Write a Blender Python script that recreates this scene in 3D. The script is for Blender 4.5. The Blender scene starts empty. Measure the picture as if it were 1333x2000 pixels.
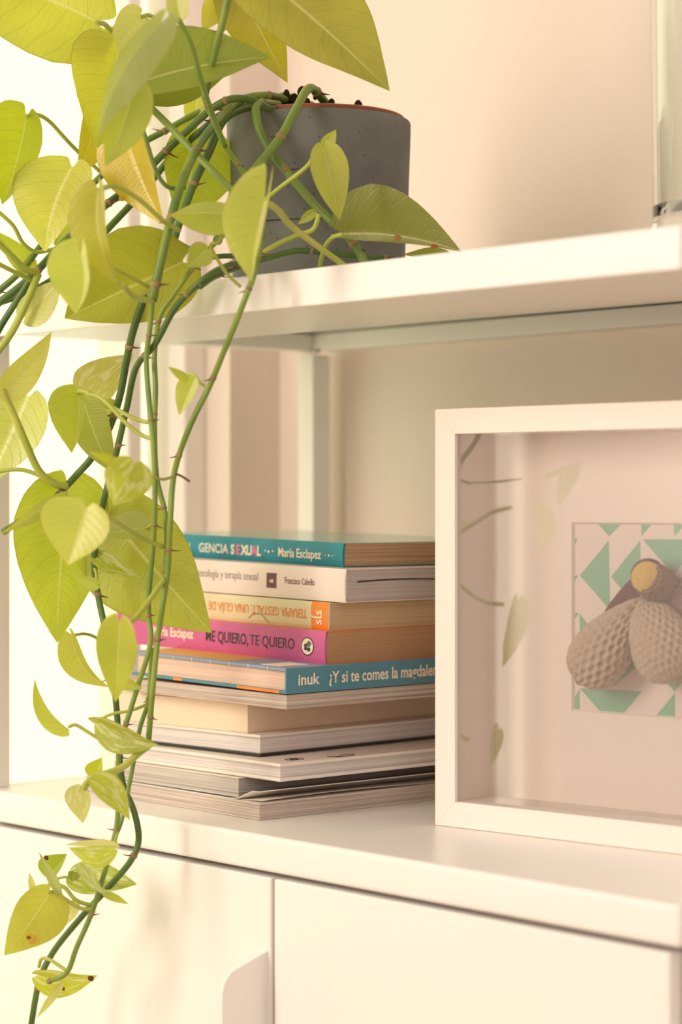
import bpy, bmesh, math, random
from mathutils import Vector, Matrix, Quaternion
random.seed(7)
S = bpy.context.scene
COL = S.collection
F = 4400.0; CX = 666.5; HY = 985.0; CAMZ = 0.193
RIGHT = Vector((0.6724, 0.7402, 0)).normalized()
FWD = Vector((-0.7402, 0.6724, 0)).normalized()
UP = Vector((0, 0, 1))
def P(px, py, z):
    """point of the place seen at a pixel of the photograph, at distance z in front of the lens"""
    return RIGHT*((px-CX)/F*z) + FWD*z + UP*(CAMZ + (HY-py)/F*z)
# ---------------------------------------------------------------- camera
cam = bpy.data.cameras.new('camera'); co = bpy.data.objects.new('camera', cam); COL.objects.link(co)
co.location = (0, 0, CAMZ)
co.rotation_euler = (math.radians(90), 0, math.atan2(0.7402, 0.6724))
cam.sensor_fit = 'VERTICAL'; cam.sensor_height = 36; cam.lens = F/2000*36; cam.shift_y = -15/2000
cam.clip_start = 0.05
cam.dof.use_dof = True; cam.dof.focus_distance = 1.385; cam.dof.aperture_fstop = 5.0
S.camera = co
# ---------------------------------------------------------------- light
def lin(c):
    return tuple(((x/255)/12.92 if x/255 <= .04045 else ((x/255+.055)/1.055)**2.4) for x in c)
W = bpy.data.worlds.new('world'); S.world = W; W.use_nodes = True
bg = W.node_tree.nodes['Background']; bg.inputs[0].default_value = (1.0, 0.85, 0.73, 1); bg.inputs[1].default_value = 0.68
def area(name, loc, target, size, sizey, power, color):
    l = bpy.data.lights.new(name, 'AREA'); l.shape = 'RECTANGLE'; l.size = size; l.size_y = sizey
    l.energy = power; l.color = color
    o = bpy.data.objects.new(name, l); COL.objects.link(o); o.location = loc
    o.rotation_euler = (Vector(target)-Vector(loc)).to_track_quat('-Z', 'Y').to_euler(); return o
area('front_window_light', (-1.30, -0.35, 0.55), (-0.9, 0.85, 0.0), 0.45, 0.9, 17, (1.0, 0.87, 0.76))
area('right_fill_light', (0.9, -0.4, 0.8), (-1.0, 1.0, 0.1), 0.9, 1.2, 9, (1.0, 0.84, 0.76))  # added fill from the right, brightens the faces turned away from the windows
S.view_settings.view_transform = 'Standard'; S.view_settings.look = 'None'
S.view_settings.exposure = 0.08; S.view_settings.gamma = 1.0; S.view_settings.use_curve_mapping = False
WINDOW_GLOW = 1.35
# ---------------------------------------------------------------- materials
MATS = {}
def mat(name, col, rough=.5, spec=.5, bump=0, bscale=200, noise=0, nscale=30, metal=0, emit=0, coat=0):
    if name in MATS: return MATS[name]
    m = bpy.data.materials.new(name); m.use_nodes = True; nt = m.node_tree; b = nt.nodes['Principled BSDF']
    c = lin(col)+(1,)
    b.inputs['Base Color'].default_value = c; b.inputs['Roughness'].default_value = rough
    b.inputs['Specular IOR Level'].default_value = spec; b.inputs['Metallic'].default_value = metal
    b.inputs['Coat Weight'].default_value = coat
    if emit:
        b.inputs['Base Color'].default_value = (.02, .02, .02, 1); b.inputs['Emission Color'].default_value = c; b.inputs['Emission Strength'].default_value = emit
    tc = nt.nodes.new('ShaderNodeTexCoord')
    if noise:
        n = nt.nodes.new('ShaderNodeTexNoise'); n.inputs['Scale'].default_value = nscale; n.inputs['Detail'].default_value = 4
        nt.links.new(tc.outputs['Object'], n.inputs['Vector'])
        mx = nt.nodes.new('ShaderNodeMixRGB'); mx.blend_type = 'MULTIPLY'; mx.inputs[0].default_value = 1
        mr = nt.nodes.new('ShaderNodeMapRange'); mr.inputs[1].default_value = .3; mr.inputs[2].default_value = .7
        mr.inputs[3].default_value = 1-noise; mr.inputs[4].default_value = 1
        nt.links.new(n.outputs['Fac'], mr.inputs[0]); mx.inputs[1].default_value = c
        nt.links.new(mr.outputs[0], mx.inputs[2]); nt.links.new(mx.outputs[0], b.inputs['Base Color'])
    if bump:
        n = nt.nodes.new('ShaderNodeTexNoise'); n.inputs['Scale'].default_value = bscale; n.inputs['Detail'].default_value = 3
        nt.links.new(tc.outputs['Object'], n.inputs['Vector'])
        bp = nt.nodes.new('ShaderNodeBump'); bp.inputs['Strength'].default_value = bump; bp.inputs['Distance'].default_value = .001
        nt.links.new(n.outputs['Fac'], bp.inputs['Height']); nt.links.new(bp.outputs[0], b.inputs['Normal'])
    MATS[name] = m; return m
def node(nt, t, **kw):
    n = nt.nodes.new(t)
    for k, v in kw.items():
        if k.startswith('i'): n.inputs[int(k[1:])].default_value = v
        else: setattr(n, k, v)
    return n
def page_mat(name, col, line=.25, coarse=900, rough=.7):
    """fine sheet edges: thin horizontal grain along the block height"""
    if name in MATS: return MATS[name]
    m = bpy.data.materials.new(name); m.use_nodes = True; nt = m.node_tree; b = nt.nodes['Principled BSDF']
    b.inputs['Roughness'].default_value = rough; b.inputs['Specular IOR Level'].default_value = .3
    tc = node(nt, 'ShaderNodeTexCoord'); mp = node(nt, 'ShaderNodeMapping'); mp.inputs['Scale'].default_value = (5, 5, coarse)
    nt.links.new(tc.outputs['Object'], mp.inputs[0])
    n = node(nt, 'ShaderNodeTexNoise'); n.inputs['Scale'].default_value = 1; n.inputs['Detail'].default_value = 5; n.inputs['Distortion'].default_value = .2
    nt.links.new(mp.outputs[0], n.inputs[0])
    mr = node(nt, 'ShaderNodeMapRange', i1=.35, i2=.6, i3=1-line, i4=1.0); nt.links.new(n.outputs['Fac'], mr.inputs[0])
    mx = node(nt, 'ShaderNodeMixRGB', blend_type='MULTIPLY', i0=1.0); mx.inputs[1].default_value = lin(col)+(1,)
    nt.links.new(mr.outputs[0], mx.inputs[2]); nt.links.new(mx.outputs[0], b.inputs['Base Color'])
    bp = node(nt, 'ShaderNodeBump'); bp.inputs['Strength'].default_value = .35; bp.inputs['Distance'].default_value = .0006
    nt.links.new(n.outputs['Fac'], bp.inputs['Height']); nt.links.new(bp.outputs[0], b.inputs['Normal'])
    MATS[name] = m; return m
def glass_mat():
    m = bpy.data.materials.new('clear_glass_sheet'); m.use_nodes = True; nt = m.node_tree
    nt.nodes.remove(nt.nodes['Principled BSDF']); out = nt.nodes['Material Output']
    fr = node(nt, 'ShaderNodeFresnel'); fr.inputs[0].default_value = 1.5
    mu = node(nt, 'ShaderNodeMath', operation='MULTIPLY'); mu.inputs[1].default_value = 2.0; mu.use_clamp = True
    nt.links.new(fr.outputs[0], mu.inputs[0])
    t = node(nt, 'ShaderNodeBsdfTransparent'); g = node(nt, 'ShaderNodeBsdfGlossy'); g.inputs['Roughness'].default_value = 0.0
    mx = node(nt, 'ShaderNodeMixShader'); nt.links.new(mu.outputs[0], mx.inputs[0]); nt.links.new(t.outputs[0], mx.inputs[1]); nt.links.new(g.outputs[0], mx.inputs[2])
    nt.links.new(mx.outputs[0], out.inputs[0]); return m
def leaf_mat(name, varieg=0.0):
    m = bpy.data.materials.new(name); m.use_nodes = True; nt = m.node_tree
    nt.nodes.remove(nt.nodes['Principled BSDF']); out = nt.nodes['Material Output']; L = nt.links.new
    def M(op, a, b=None, c=None):
        n = node(nt, 'ShaderNodeMath', operation=op)
        for i, v in enumerate((a, b, c)):
            if v is None: continue
            if isinstance(v, (int, float)): n.inputs[i].default_value = v
            else: L(v, n.inputs[i])
        return n.outputs[0]
    uv = node(nt, 'ShaderNodeUVMap', uv_map='leaf'); sp = node(nt, 'ShaderNodeSeparateXYZ'); L(uv.outputs[0], sp.inputs[0])
    oi = node(nt, 'ShaderNodeObjectInfo')
    u = sp.outputs[0]; v = M('ABSOLUTE', M('SUBTRACT', M('MULTIPLY', sp.outputs[1], 2), 1))
    tc = node(nt, 'ShaderNodeTexCoord')
    ns = node(nt, 'ShaderNodeTexNoise'); ns.inputs['Scale'].default_value = 60; ns.inputs['Detail'].default_value = 3; L(tc.outputs['Object'], ns.inputs[0])
    wob = M('MULTIPLY', M('SUBTRACT', ns.outputs['Fac'], .5), .05)
    s = M('ADD', M('SUBTRACT', u, M('MULTIPLY', M('POWER', v, 1.3), .24)), wob)
    fr = M('ABSOLUTE', M('SUBTRACT', M('FRACT', M('MULTIPLY', s, 8.5)), .5))
    side = M('MULTIPLY', M('SUBTRACT', 1.0, M('MINIMUM', M('MULTIPLY', fr, 16), 1.0)), .42)
    s2 = M('ADD', M('SUBTRACT', u, M('MULTIPLY', v, .12)), M('MULTIPLY', wob, 2.0))
    fr2 = M('ABSOLUTE', M('SUBTRACT', M('FRACT', M('MULTIPLY', s2, 27)), .5))
    side2 = M('MULTIPLY', M('SUBTRACT', 1.0, M('MINIMUM', M('MULTIPLY', fr2, 7), 1.0)), .22)
    mid = M('SUBTRACT', 1.0, M('MINIMUM', M('MULTIPLY', v, 22), 1.0))
    n2 = node(nt, 'ShaderNodeTexNoise'); n2.inputs['Scale'].default_value = 25; n2.inputs['Detail'].default_value = 2; L(tc.outputs['Object'], n2.inputs[0])
    hs = node(nt, 'ShaderNodeHueSaturation'); L(oi.outputs['Color'], hs.inputs['Color'])
    L(M('ADD', .72, M('MULTIPLY', n2.outputs['Fac'], .56)), hs.inputs['Value'])
    c1 = node(nt, 'ShaderNodeMixRGB', blend_type='MULTIPLY'); L(M('MAXIMUM', side, side2), c1.inputs[0]); L(hs.outputs[0], c1.inputs[1]); c1.inputs[2].default_value = (.62, .70, .42, 1)
    c2 = node(nt, 'ShaderNodeMixRGB', blend_type='MIX'); L(M('MULTIPLY', mid, .65), c2.inputs[0]); L(c1.outputs[0], c2.inputs[1]); c2.inputs[2].default_value = lin((226, 226, 150))+(1,)
    colr = c2.outputs[0]
    # thin brown rim of old leaves
    rim = M('MULTIPLY', M('GREATER_THAN', v, .975), .35)
    c3 = node(nt, 'ShaderNodeMixRGB', blend_type='MIX'); L(rim, c3.inputs[0]); L(colr, c3.inputs[1]); c3.inputs[2].default_value = lin((140, 110, 50))+(1,); colr = c3.outputs[0]
    if varieg:
        n3 = node(nt, 'ShaderNodeTexNoise'); n3.inputs['Scale'].default_value = 1.0; n3.inputs['Detail'].default_value = 4
        mp = node(nt, 'ShaderNodeMapping'); mp.inputs['Scale'].default_value = (3.2, 9, 1)
        cb = node(nt, 'ShaderNodeCombineXYZ'); L(s, cb.inputs[0]); L(sp.outputs[1], cb.inputs[1]); L(oi.outputs['Random'], cb.inputs[2])
        L(cb.outputs[0], mp.inputs[0]); L(mp.outputs[0], n3.inputs[0])
        f = M('MULTIPLY', M('MINIMUM', M('MAXIMUM', M('MULTIPLY', M('SUBTRACT', n3.outputs['Fac'], .51), 14), 0.0), 1.0), varieg)
        c4 = node(nt, 'ShaderNodeMixRGB', blend_type='MIX'); L(f, c4.inputs[0]); L(colr, c4.inputs[1]); c4.inputs[2].default_value = lin((236, 234, 190))+(1,); colr = c4.outputs[0]
    d = node(nt, 'ShaderNodeBsdfDiffuse'); L(colr, d.inputs[0])
    hs2 = node(nt, 'ShaderNodeHueSaturation'); L(colr, hs2.inputs['Color']); hs2.inputs['Saturation'].default_value = 1.06; hs2.inputs['Value'].default_value = 1.05; hs2.inputs['Hue'].default_value = .497
    t = node(nt, 'ShaderNodeBsdfTranslucent'); L(hs2.outputs[0], t.inputs[0])
    g = node(nt, 'ShaderNodeBsdfGlossy'); g.inputs['Roughness'].default_value = .38; g.inputs[0].default_value = (1, .97, .9, 1)
    bp = node(nt, 'ShaderNodeBump'); bp.inputs['Strength'].default_value = .3; bp.inputs['Distance'].default_value = .0008
    L(M('ADD', M('MULTIPLY', side, -1.0), M('ADD', M('MULTIPLY', n2.outputs['Fac'], .8), M('MULTIPLY', side2, -1))), bp.inputs['Height'])
    for x in (d, t, g): L(bp.outputs[0], x.inputs['Normal'])
    m1 = node(nt, 'ShaderNodeMixShader', i0=.5); L(d.outputs[0], m1.inputs[1]); L(t.outputs[0], m1.inputs[2])
    m2 = node(nt, 'ShaderNodeMixShader', i0=.06); L(m1.outputs[0], m2.inputs[1]); L(g.outputs[0], m2.inputs[2])
    L(m2.outputs[0], out.inputs[0]); return m
WHITE = mat('white_lacquered_metal', (240, 236, 232), .32, .5, bump=.03, bscale=900)
WHITEF = mat('white_painted_wood', (240, 230, 222), .4, .4)
WALL = mat('warm_white_plaster', (228, 213, 202), .8, .2, bump=.35, bscale=140, noise=.03, nscale=5)
GLASS = glass_mat()
# ---------------------------------------------------------------- mesh helpers
def link(name, me, m=None, parent=None, smooth=False):
    o = bpy.data.objects.new(name, me); COL.objects.link(o)
    if m is not None: me.materials.append(m)
    if smooth:
        for p in me.polygons: p.use_smooth = True
    if parent is not None: o.parent = parent
    return o
def tag(o, label=None, cat=None, group=None, kind=None):
    if label: o['label'] = label
    if cat: o['category'] = cat
    if group: o['group'] = group
    if kind: o['kind'] = kind
    return o
def empty(name, loc, rot=(0, 0, 0)):
    o = bpy.data.objects.new(name, None); COL.objects.link(o); o.location = loc; o.rotation_euler = rot; o.empty_display_size = .02
    return o
def meshof(name, bm):
    bmesh.ops.recalc_face_normals(bm, faces=bm.faces[:])
    me = bpy.data.meshes.new(name); bm.to_mesh(me); bm.free(); return me
def box(name, x0, x1, y0, y1, z0, z1, m, parent=None, bev=0.0, seg=2):
    bm = bmesh.new()
    bmesh.ops.create_cube(bm, size=1)
    for v in bm.verts:
        v.co = Vector((x0+(v.co.x+.5)*(x1-x0), y0+(v.co.y+.5)*(y1-y0), z0+(v.co.z+.5)*(z1-z0)))
    if bev: bmesh.ops.bevel(bm, geom=bm.edges[:], offset=bev, segments=seg, affect='EDGES', profile=.5)
    o = link(name, meshof(name, bm), m, parent)
    if bev:
        for p in o.data.polygons: p.use_smooth = True
        md = o.modifiers.new('wn', 'WEIGHTED_NORMAL')
    return o
def lathe(name, prof, m, parent=None, seg=96, loc=(0, 0, 0)):
    vs = []; fs = []; n = len(prof)
    for i in range(seg):
        a = 2*math.pi*i/seg
        for r, z in prof: vs.append((loc[0]+r*math.cos(a), loc[1]+r*math.sin(a), loc[2]+z))
    for i in range(seg):
        for j in range(n-1):
            a = i*n+j; b = ((i+1) % seg)*n+j; fs.append((a, b, b+1, a+1))
    me = bpy.data.meshes.new(name); me.from_pydata(vs, [], fs)
    bm = bmesh.new(); bm.from_mesh(me); bmesh.ops.remove_doubles(bm, verts=bm.verts[:], dist=1e-6); bm.to_mesh(me); bm.free()
    o = link(name, me, m, parent, True); o.modifiers.new('e', 'EDGE_SPLIT').split_angle = math.radians(40); return o
def catmull(pts, sub=6):
    pts = [Vector(p) for p in pts]
    if len(pts) < 3:
        return [pts[0].lerp(pts[-1], i/sub) for i in range(sub+1)]
    q = [pts[0]*2-pts[1]]+pts+[pts[-1]*2-pts[-2]]; out = []
    for i in range(1, len(q)-2):
        for k in range(sub):
            t = k/sub; a, b, c, d = q[i-1], q[i], q[i+1], q[i+2]
            out.append(.5*((2*b)+(c-a)*t+(2*a-5*b+4*c-d)*t*t+(3*b-a-3*c+d)*t**3))
    out.append(pts[-1]); return out
def tube(name, pts, rad, m, parent=None, seg=10, sub=6, raw=False):
    cp = pts if raw else catmull(pts, sub); n = len(cp); vs = []; fs = []
    ref = Vector((0.3, .2, 1)); prev = None
    for i, p in enumerate(cp):
        t = (cp[min(i+1, n-1)]-cp[max(i-1, 0)]).normalized()
        if prev is None:
            prev = t.orthogonal().normalized()
        prev = (prev-t*prev.dot(t)).normalized(); b = t.cross(prev)
        r = rad(i/(n-1)) if callable(rad) else rad
        for k in range(seg):
            a = 2*math.pi*k/seg; vs.append(p+prev*(r*math.cos(a))+b*(r*math.sin(a)))
    for i in range(n-1):
        for k in range(seg):
            fs.append((i*seg+k, i*seg+(k+1) % seg, (i+1)*seg+(k+1) % seg, (i+1)*seg+k))
    fs.append(tuple(range(seg))[::-1]); fs.append(tuple((n-1)*seg+k for k in range(seg)))
    me = bpy.data.meshes.new(name); me.from_pydata(vs, [], fs); return link(name, me, m, parent, True)
def text(name, s, size, m, parent, origin, xd, yd, bold=0.0, sx=1.0, align='LEFT', shear=0):
    cu = bpy.data.curves.new(name, 'FONT'); cu.body = s; cu.size = size; cu.offset = bold; cu.align_x = align; cu.shear = shear; cu.resolution_u = 3
    cu.extrude = .00004
    t = bpy.data.objects.new(name+'_tmp', cu); COL.objects.link(t)
    me = bpy.data.meshes.new_from_object(t.evaluated_get(bpy.context.evaluated_depsgraph_get()))
    bpy.data.objects.remove(t); bpy.data.curves.remove(cu); me.materials.clear()
    xd = Vector(xd); yd = Vector(yd); zd = xd.cross(yd)
    for v in me.vertices: c = v.co.copy(); v.co = Vector(origin)+xd*(c.x*sx)+yd*c.y+zd*c.z
    return link(name, me, m, parent)
# ================================================================ THE ROOM
WY = 1.180; WX = -1.372
def struct(o): o['kind'] = 'structure'; return o
struct(box('wall_back', WX-.15, 1.6, WY, WY+.12, -.62, 1.9, WALL))
struct(box('floor', WX-.15, 1.6, -1.8, WY+.12, -.66, -.62, mat('pale_wood_floor', (205, 180, 150), .5, noise=.2, nscale=8)))
REV = mat('white_window_paint', (240, 232, 226), .45, .4)
GLOW = mat('daylight_through_sheer_curtain', (255, 252, 208), .9, .0, emit=WINDOW_GLOW)
# left wall with two windows: pieces of wall below, between and above the openings
def left_wall(y0, y1, z0, z1, nm='wall_left'): return struct(box(nm, WX-.12, WX, y0, y1, z0, z1, WALL))
left_wall(1.128, WY, -.62, 1.9)
left_wall(.50, 1.128, -.62, -.45); left_wall(.21, .50, -.62, 1.9); left_wall(.08, .21, -.62, -.45); left_wall(.08, .21, 1.5, 1.9)
left_wall(-.75, .08, -.62, 1.9); left_wall(.50, 1.128, 1.5, 1.9)
def window(n, y0, y1, z0, z1, glow, gaps):
    fr = struct(box('window_%d' % n, WX-.10, WX-.085, y0, y1, z0, z1, glow))
    for (a, b, c, d, t) in ((y0, y0+.022, z0, z1, .05), (y1-.022, y1, z0, z1, .05), (y0, y1, z0, z0+.03, .05), (y0, y1, z1-.03, z1, .05)):
        box('window_frame', WX-.08, WX-.08+t, a, b, c, d, REV, fr, .002)
    for g in gaps: box('window_stile', WX-.085, WX-.045, g, g+.014, z0, z1, REV, fr, .002)
    return fr
window(1, .50, 1.128, -.45, 1.5, GLOW, (1.062,))
GL2 = mat('daylight_behind_curtain', (255, 244, 222), .9, .0, emit=3.0)
window(2, .08, .21, -.45, 1.5, GL2, ())
# ================================================================ CABINET
XL, XR, YF, YB = -1.310, -.300, .850, 1.1627
T = .018; LB, LT = .3062, .3275      # underside and top of the upper tray
cab = tag(empty('storage_cabinet', ((XL+XR)/2, (YF+YB)/2, -.62)), 'white metal cabinet with two doors and an open shelf compartment under a top tray', 'cabinet')
def cbox(name, x0, x1, y0, y1, z0, z1, m=WHITE, bev=.0012, parent=None):
    o = box(name, x0, x1, y0, y1, z0, z1, m, None, bev); par = parent or cab; o.parent = par
    bpy.context.view_layer.update(); o.matrix_parent_inverse = par.matrix_world.inverted(); return o
XS = -.692   # joint between the two units pushed together
cbox('worktop', XL, XS-.0006, YF, YB, -.0215, 0, bev=.003)
cbox('worktop', XS+.0006, XR, YF, YB, -.0215, 0, bev=.003)
cbox('side_panel', XL, XL+.012, YF+.020, YB, -.5, -.0215)
cbox('side_panel', XR-.012, XR, YF+.020, YB, -.5, -.0215)
cbox('back_panel', XL, XR, YB-.01, YB, -.5, -.0215)
cbox('bottom_panel', XL, XR, YF+.02, YB, -.515, -.5)
for x in (XL+.02, XR-.045):
    for y in (YF+.03, YB-.05): cbox('leg', x, x+.025, y, y+.025, -.62, -.515)
seam = -.9965
d1 = cbox('door', XL+.002, seam-.0015, YF+.001, YF+.019, -.497, -.0245, bev=.0015)
d2 = cbox('door', seam+.0015, XS-.008, YF+.001, YF+.019, -.497, -.0245, bev=.0015)
d3 = cbox('door', XS+.003, XR-.002, YF+.001, YF+.019, -.497, -.0245, bev=.0015)
cbox('side_panel', XS-.0065, XS-.0006, YF+.010, YB, -.5, -.0215)
# full height pull folded out of the left door's edge: slanted top with a rounded outer corner
zt = CAMZ-(1858-HY)/F*1.309
pr = [(YF+.002, zt), (YF-.024, zt-.0082), (YF-.0275, zt-.0100), (YF-.0305, zt-.0128), (YF-.0325, zt-.0165), (YF-.0335, zt-.021), (YF-.0335, -.45), (YF+.002, -.45)]
bm = bmesh.new()
a = [bm.verts.new((seam-.0060, y, z)) for y, z in pr]; b = [bm.verts.new((seam-.0035, y, z)) for y, z in pr]
bm.faces.new(a); bm.faces.new(b[::-1])
for i in range(len(pr)): j = (i+1) % len(pr); bm.faces.new((a[i], b[i], b[j], a[j]))
h = link('handle', meshof('handle', bm), WHITE, d1)
h.parent = d1; bpy.context.view_layer.update(); h.matrix_parent_inverse = d1.matrix_world.inverted()
# open compartment
for x in (XL, XR-T):
    for y in (YF, YB-T): cbox('post', x, x+T, y, y+T, 0, LB+.002, bev=.001)
cbox('tray_lip', XL, XS-.0006, YF, YF+.003, LB, LT, bev=.001)
cbox('tray_lip', XS+.0006, XR, YF, YF+.003, LB, LT, bev=.001)
cbox('tray_surface', XL, XR, YF+.003, YB, LT-.003, LT-.0005, bev=0)
cbox('tray_lip', XL, XL+.003, YF+.003, YB, LB+.004, LT-.003, bev=0)
cbox('tray_lip', XR-.003, XR, YF+.003, YB, LB+.004, LT-.003, bev=0)
cbox('underside_plate', XL+.055, XR-.02, YF+.003, .979, LB, LB+.0015, bev=.0004)
cbox('side_rail', XL+.003, XL+T, YF+T, YB-T, LB+.004, LT-.004)
cbox('side_rail', XR-T, XR-.003, YF+T, YB-T, LB+.004, LT-.004)
cbox('back_rail', XL+.003, XR-.003, YB-T, YB-.001, LB+.0043, LT-.004)
sc = lathe('screw', [(0, 0), (.004, 0), (.0045, -.0015), (.003, -.003), (0, -.0035)], mat('zinc_screw', (190, 190, 180), .3, metal=1), cab, 24, (XL+.04, YB-.035, LB+.004))
sc.matrix_parent_inverse = cab.matrix_world.inverted()
# ================================================================ BOOKS
INK = mat('dark_ink', (62, 52, 60), .5); CREAM = mat('cream_print', (240, 226, 205), .5); ORANGE = mat('orange_print', (232, 140, 62), .5)
MAROON = mat('maroon_print', (112, 66, 78), .5); GREYT = mat('grey_print', (165, 150, 148), .5); PINKT = mat('pink_print', (226, 110, 150), .5)
PTAN = page_mat('tan_book_pages', (196, 164, 130), .3); PGREY = page_mat('grey_book_pages', (196, 184, 182), .22)
PBEIGE = page_mat('beige_book_pages', (208, 180, 142), .18); PBROWN = page_mat('brown_book_pages', (190, 148, 110), .15, 1500)
PROSE = page_mat('rose_book_pages', (238, 205, 186), .2); PCREAM = page_mat('cream_smooth_pages', (238, 218, 190), .05, 2500)
PWHITE = page_mat('white_hardback_pages', (228, 220, 216), .22, 700); PMAG = page_mat('magazine_pages', (214, 198, 186), .42, 900)
ROOTS = {}
def book(name, label, cpx, z, zb, th, L, R, phi, tilt, ct, ci, ctop, cbot, pages, spine=None, cspine=None, wav=0.0, group='books and magazines in the stack'):
    c = P(cpx, 985, z); c.z = zb
    r = empty(name, c, (0, math.radians(tilt), math.radians(47.74-phi))); tag(r, label, 'book', group)
    # covers
    ix = ci if spine != 'right' else ct; iy = ci if spine != 'front' else ct
    box('cover', -L, 0, 0, R, th-ct, th, ctop, r, min(ct*.35, .0006)); box('cover', -L, 0, 0, R, 0, ct, cbot, r, min(ct*.35, .0006))
    # page block: sheets' edges slightly uneven
    nx, ny, nz = 24, 16, 14
    bm = bmesh.new(); rnd = random.Random(int(cpx))
    offs = [rnd.uniform(-1, 1)*wav for _ in range(nz+1)]
    x0, x1, y0, y1 = -L+ci+.0004, -ix-.0002, iy+.0002, R-ci-.0004
    ring = [(x0+(x1-x0)*i/nx, y0) for i in range(nx)]+[(x1, y0+(y1-y0)*i/ny) for i in range(ny)]+[(x1-(x1-x0)*i/nx, y1) for i in range(nx)]+[(x0, y1-(y1-y0)*i/ny) for i in range(ny)]
    rows = []
    for k in range(nz+1):
        zz = ct+(th-2*ct)*k/nz; row = []
        for (x, y) in ring:
            dx = offs[k] if x > x1-1e-6 and spine != 'right' else 0
            dy = -offs[k] if y < y0+1e-6 and spine != 'front' else 0
            if spine == 'front': dy += (abs(k/nz-.5)*2)**2*.0010 if y < y0+1e-6 else 0
            row.append(bm.verts.new((x+dx, y+dy, zz+(wav*.6*math.sin(y*60+k) if 0 < k < nz else 0))))
        rows.append(row)
    for k in range(nz):
        for i in range(len(ring)):
            j = (i+1) % len(ring); bm.faces.new((rows[k][i], rows[k][j], rows[k+1][j], rows[k+1][i]))
    bm.faces.new(rows[0][::-1]); bm.faces.new(rows[-1])
    link('pages', meshof('pages', bm), pages, r)
    if spine:
        bulge = .0012; n = 8; bm = bmesh.new(); prof = []
        for i in range(n+1):
            t = i/n; prof.append((-bulge*math.sin(math.pi*t)**.6 if 0 < i < n else 0, th*t))
        inner = [(ct, th-.0001), (ct, .0001)]
        poly = prof+inner
        if spine == 'front':
            A = [bm.verts.new((-L, y, z)) for y, z in poly]; B = [bm.verts.new((0, y, z)) for y, z in poly]
        else:
            A = [bm.verts.new((-y*.4, 0, z)) for y, z in poly]; B = [bm.verts.new((-y*.4, R, z)) for y, z in poly]
        bm.faces.new(A); bm.faces.new(B[::-1])
        for i in range(len(poly)): j = (i+1) % len(poly); bm.faces.new((A[i], B[i], B[j], A[j]))
        link('spine', meshof('spine', bm), cspine or ctop, r)
    ROOTS[name] = r; return r
MW = mat('white_book_cover', (236, 226, 216), .35)
# 1 bottom magazine
m1 = book('magazine', 'thick magazine at the very bottom of the stack, its dark cover curling up', 507, 1.374, .0003, .0103, .185, .225, 48.9, 0, .0003, .0002, MW, MW, PMAG, wav=.0004)
def sheet(name, parent, x0, x1, y0, y1, zf, th, m, nx=26, ny=8):
    vs = []; fs = []
    for s in (0, 1):
        for i in range(nx+1):
            for j in range(ny+1):
                x = x0+(x1-x0)*i/nx; y = y0+(y1-y0)*j/ny; vs.append((x, y, zf(x, y)+s*th))
    q = (nx+1)*(ny+1); I = lambda s, i, j: s*q+i*(ny+1)+j
    for i in range(nx):
        for j in range(ny):
            fs.append((I(0, i, j), I(0, i, j+1), I(0, i+1, j+1), I(0, i+1, j))); fs.append((I(1, i, j), I(1, i+1, j), I(1, i+1, j+1), I(1, i, j+1)))
    for i in range(nx): fs.append((I(0, i, 0), I(0, i+1, 0), I(1, i+1, 0), I(1, i, 0))); fs.append((I(0, i, ny), I(1, i, ny), I(1, i+1, ny), I(0, i+1, ny)))
    for j in range(ny): fs.append((I(0, 0, j), I(1, 0, j), I(1, 0, j+1), I(0, 0, j+1))); fs.append((I(0, nx, j), I(0, nx, j+1), I(1, nx, j+1), I(1, nx, j)))
    me = bpy.data.meshes.new(name); me.from_pydata(vs, [], fs); return link(name, me, m, parent, True)
sm = lambda t: (lambda c: c*c*(3-2*c))(max(0, min(1, t)))
cz = lambda x, y: .0104+.0066*sm((x+.0255)/.021)
sheet('lifted_cover', m1, -.185, .0, 0, .225, cz, .0005, MW)
c2 = sheet('cover_inside', m1, -.1845, -.0006, .0004, .2246, lambda x, y: cz(x, y)+.00055, .0002, mat('charcoal_card', (62, 60, 56), .45)); tag(c2, 'dark inner face of the lifted cover')
sheet('loose_page', m1, -.02, -.0005, 0.002, .222, lambda x, y: .0104+.0018*sm((x+.02)/.02)*(.6+.5*math.sin(y*26)), .0002, MW)
book('book', 'small grey-edged softcover book second from the bottom, under the white hardback', 466, 1.397, .0113, .0120, .131, .20, 48, 0, .0005, .0003, MW, MW, page_mat('cool_grey_pages', (206, 196, 186), .3, 700), wav=.0002)
b3 = book('book', 'white hardback with little black doodles on its top board, third from the bottom', 547, 1.3735, .0236, .0112, .165, .215, 48, 0, .0022, .0028, MW, MW, PWHITE, wav=.0002)
for (dx, dy, rr) in ((-.012, .022, .0042), (-.012, .022, .0018)):
    tube('doodle', [(dx+rr*math.cos(a*math.pi/6), dy+rr*1.6*math.sin(a*math.pi/6), .01125) for a in range(13)], .0003, INK, b3, 6, 3)
tube('doodle', [(-.012, .050, .01125), (-.008, .047, .01125), (-.006, .055, .01125), (-.010, .060, .01125), (-.007, .068, .01125), (-.003, .060, .01125), (-.003, .049, .01125)], .0003, INK, b3, 6, 4)
BLACKC = mat('black_cover_and_gap_shade', (38, 38, 36), .4)
b4 = book('book', 'hardback with a white top board and a black bottom board, below the cream page block', 508, 1.4085, .0349, .0138, .138, .21, 45.5, 0, .0020, .0022, MW, BLACKC, PWHITE, wav=.0002)
book('book', 'thick cream softcover block with smooth page edges, in the middle of the stack', 484, 1.419, .0488, .0188, .128, .19, 44, 0, .0006, .0003, mat('cream_book_cover', (238, 214, 184), .5), mat('cream_book_cover', (238, 214, 184), .5), PCREAM)
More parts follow.
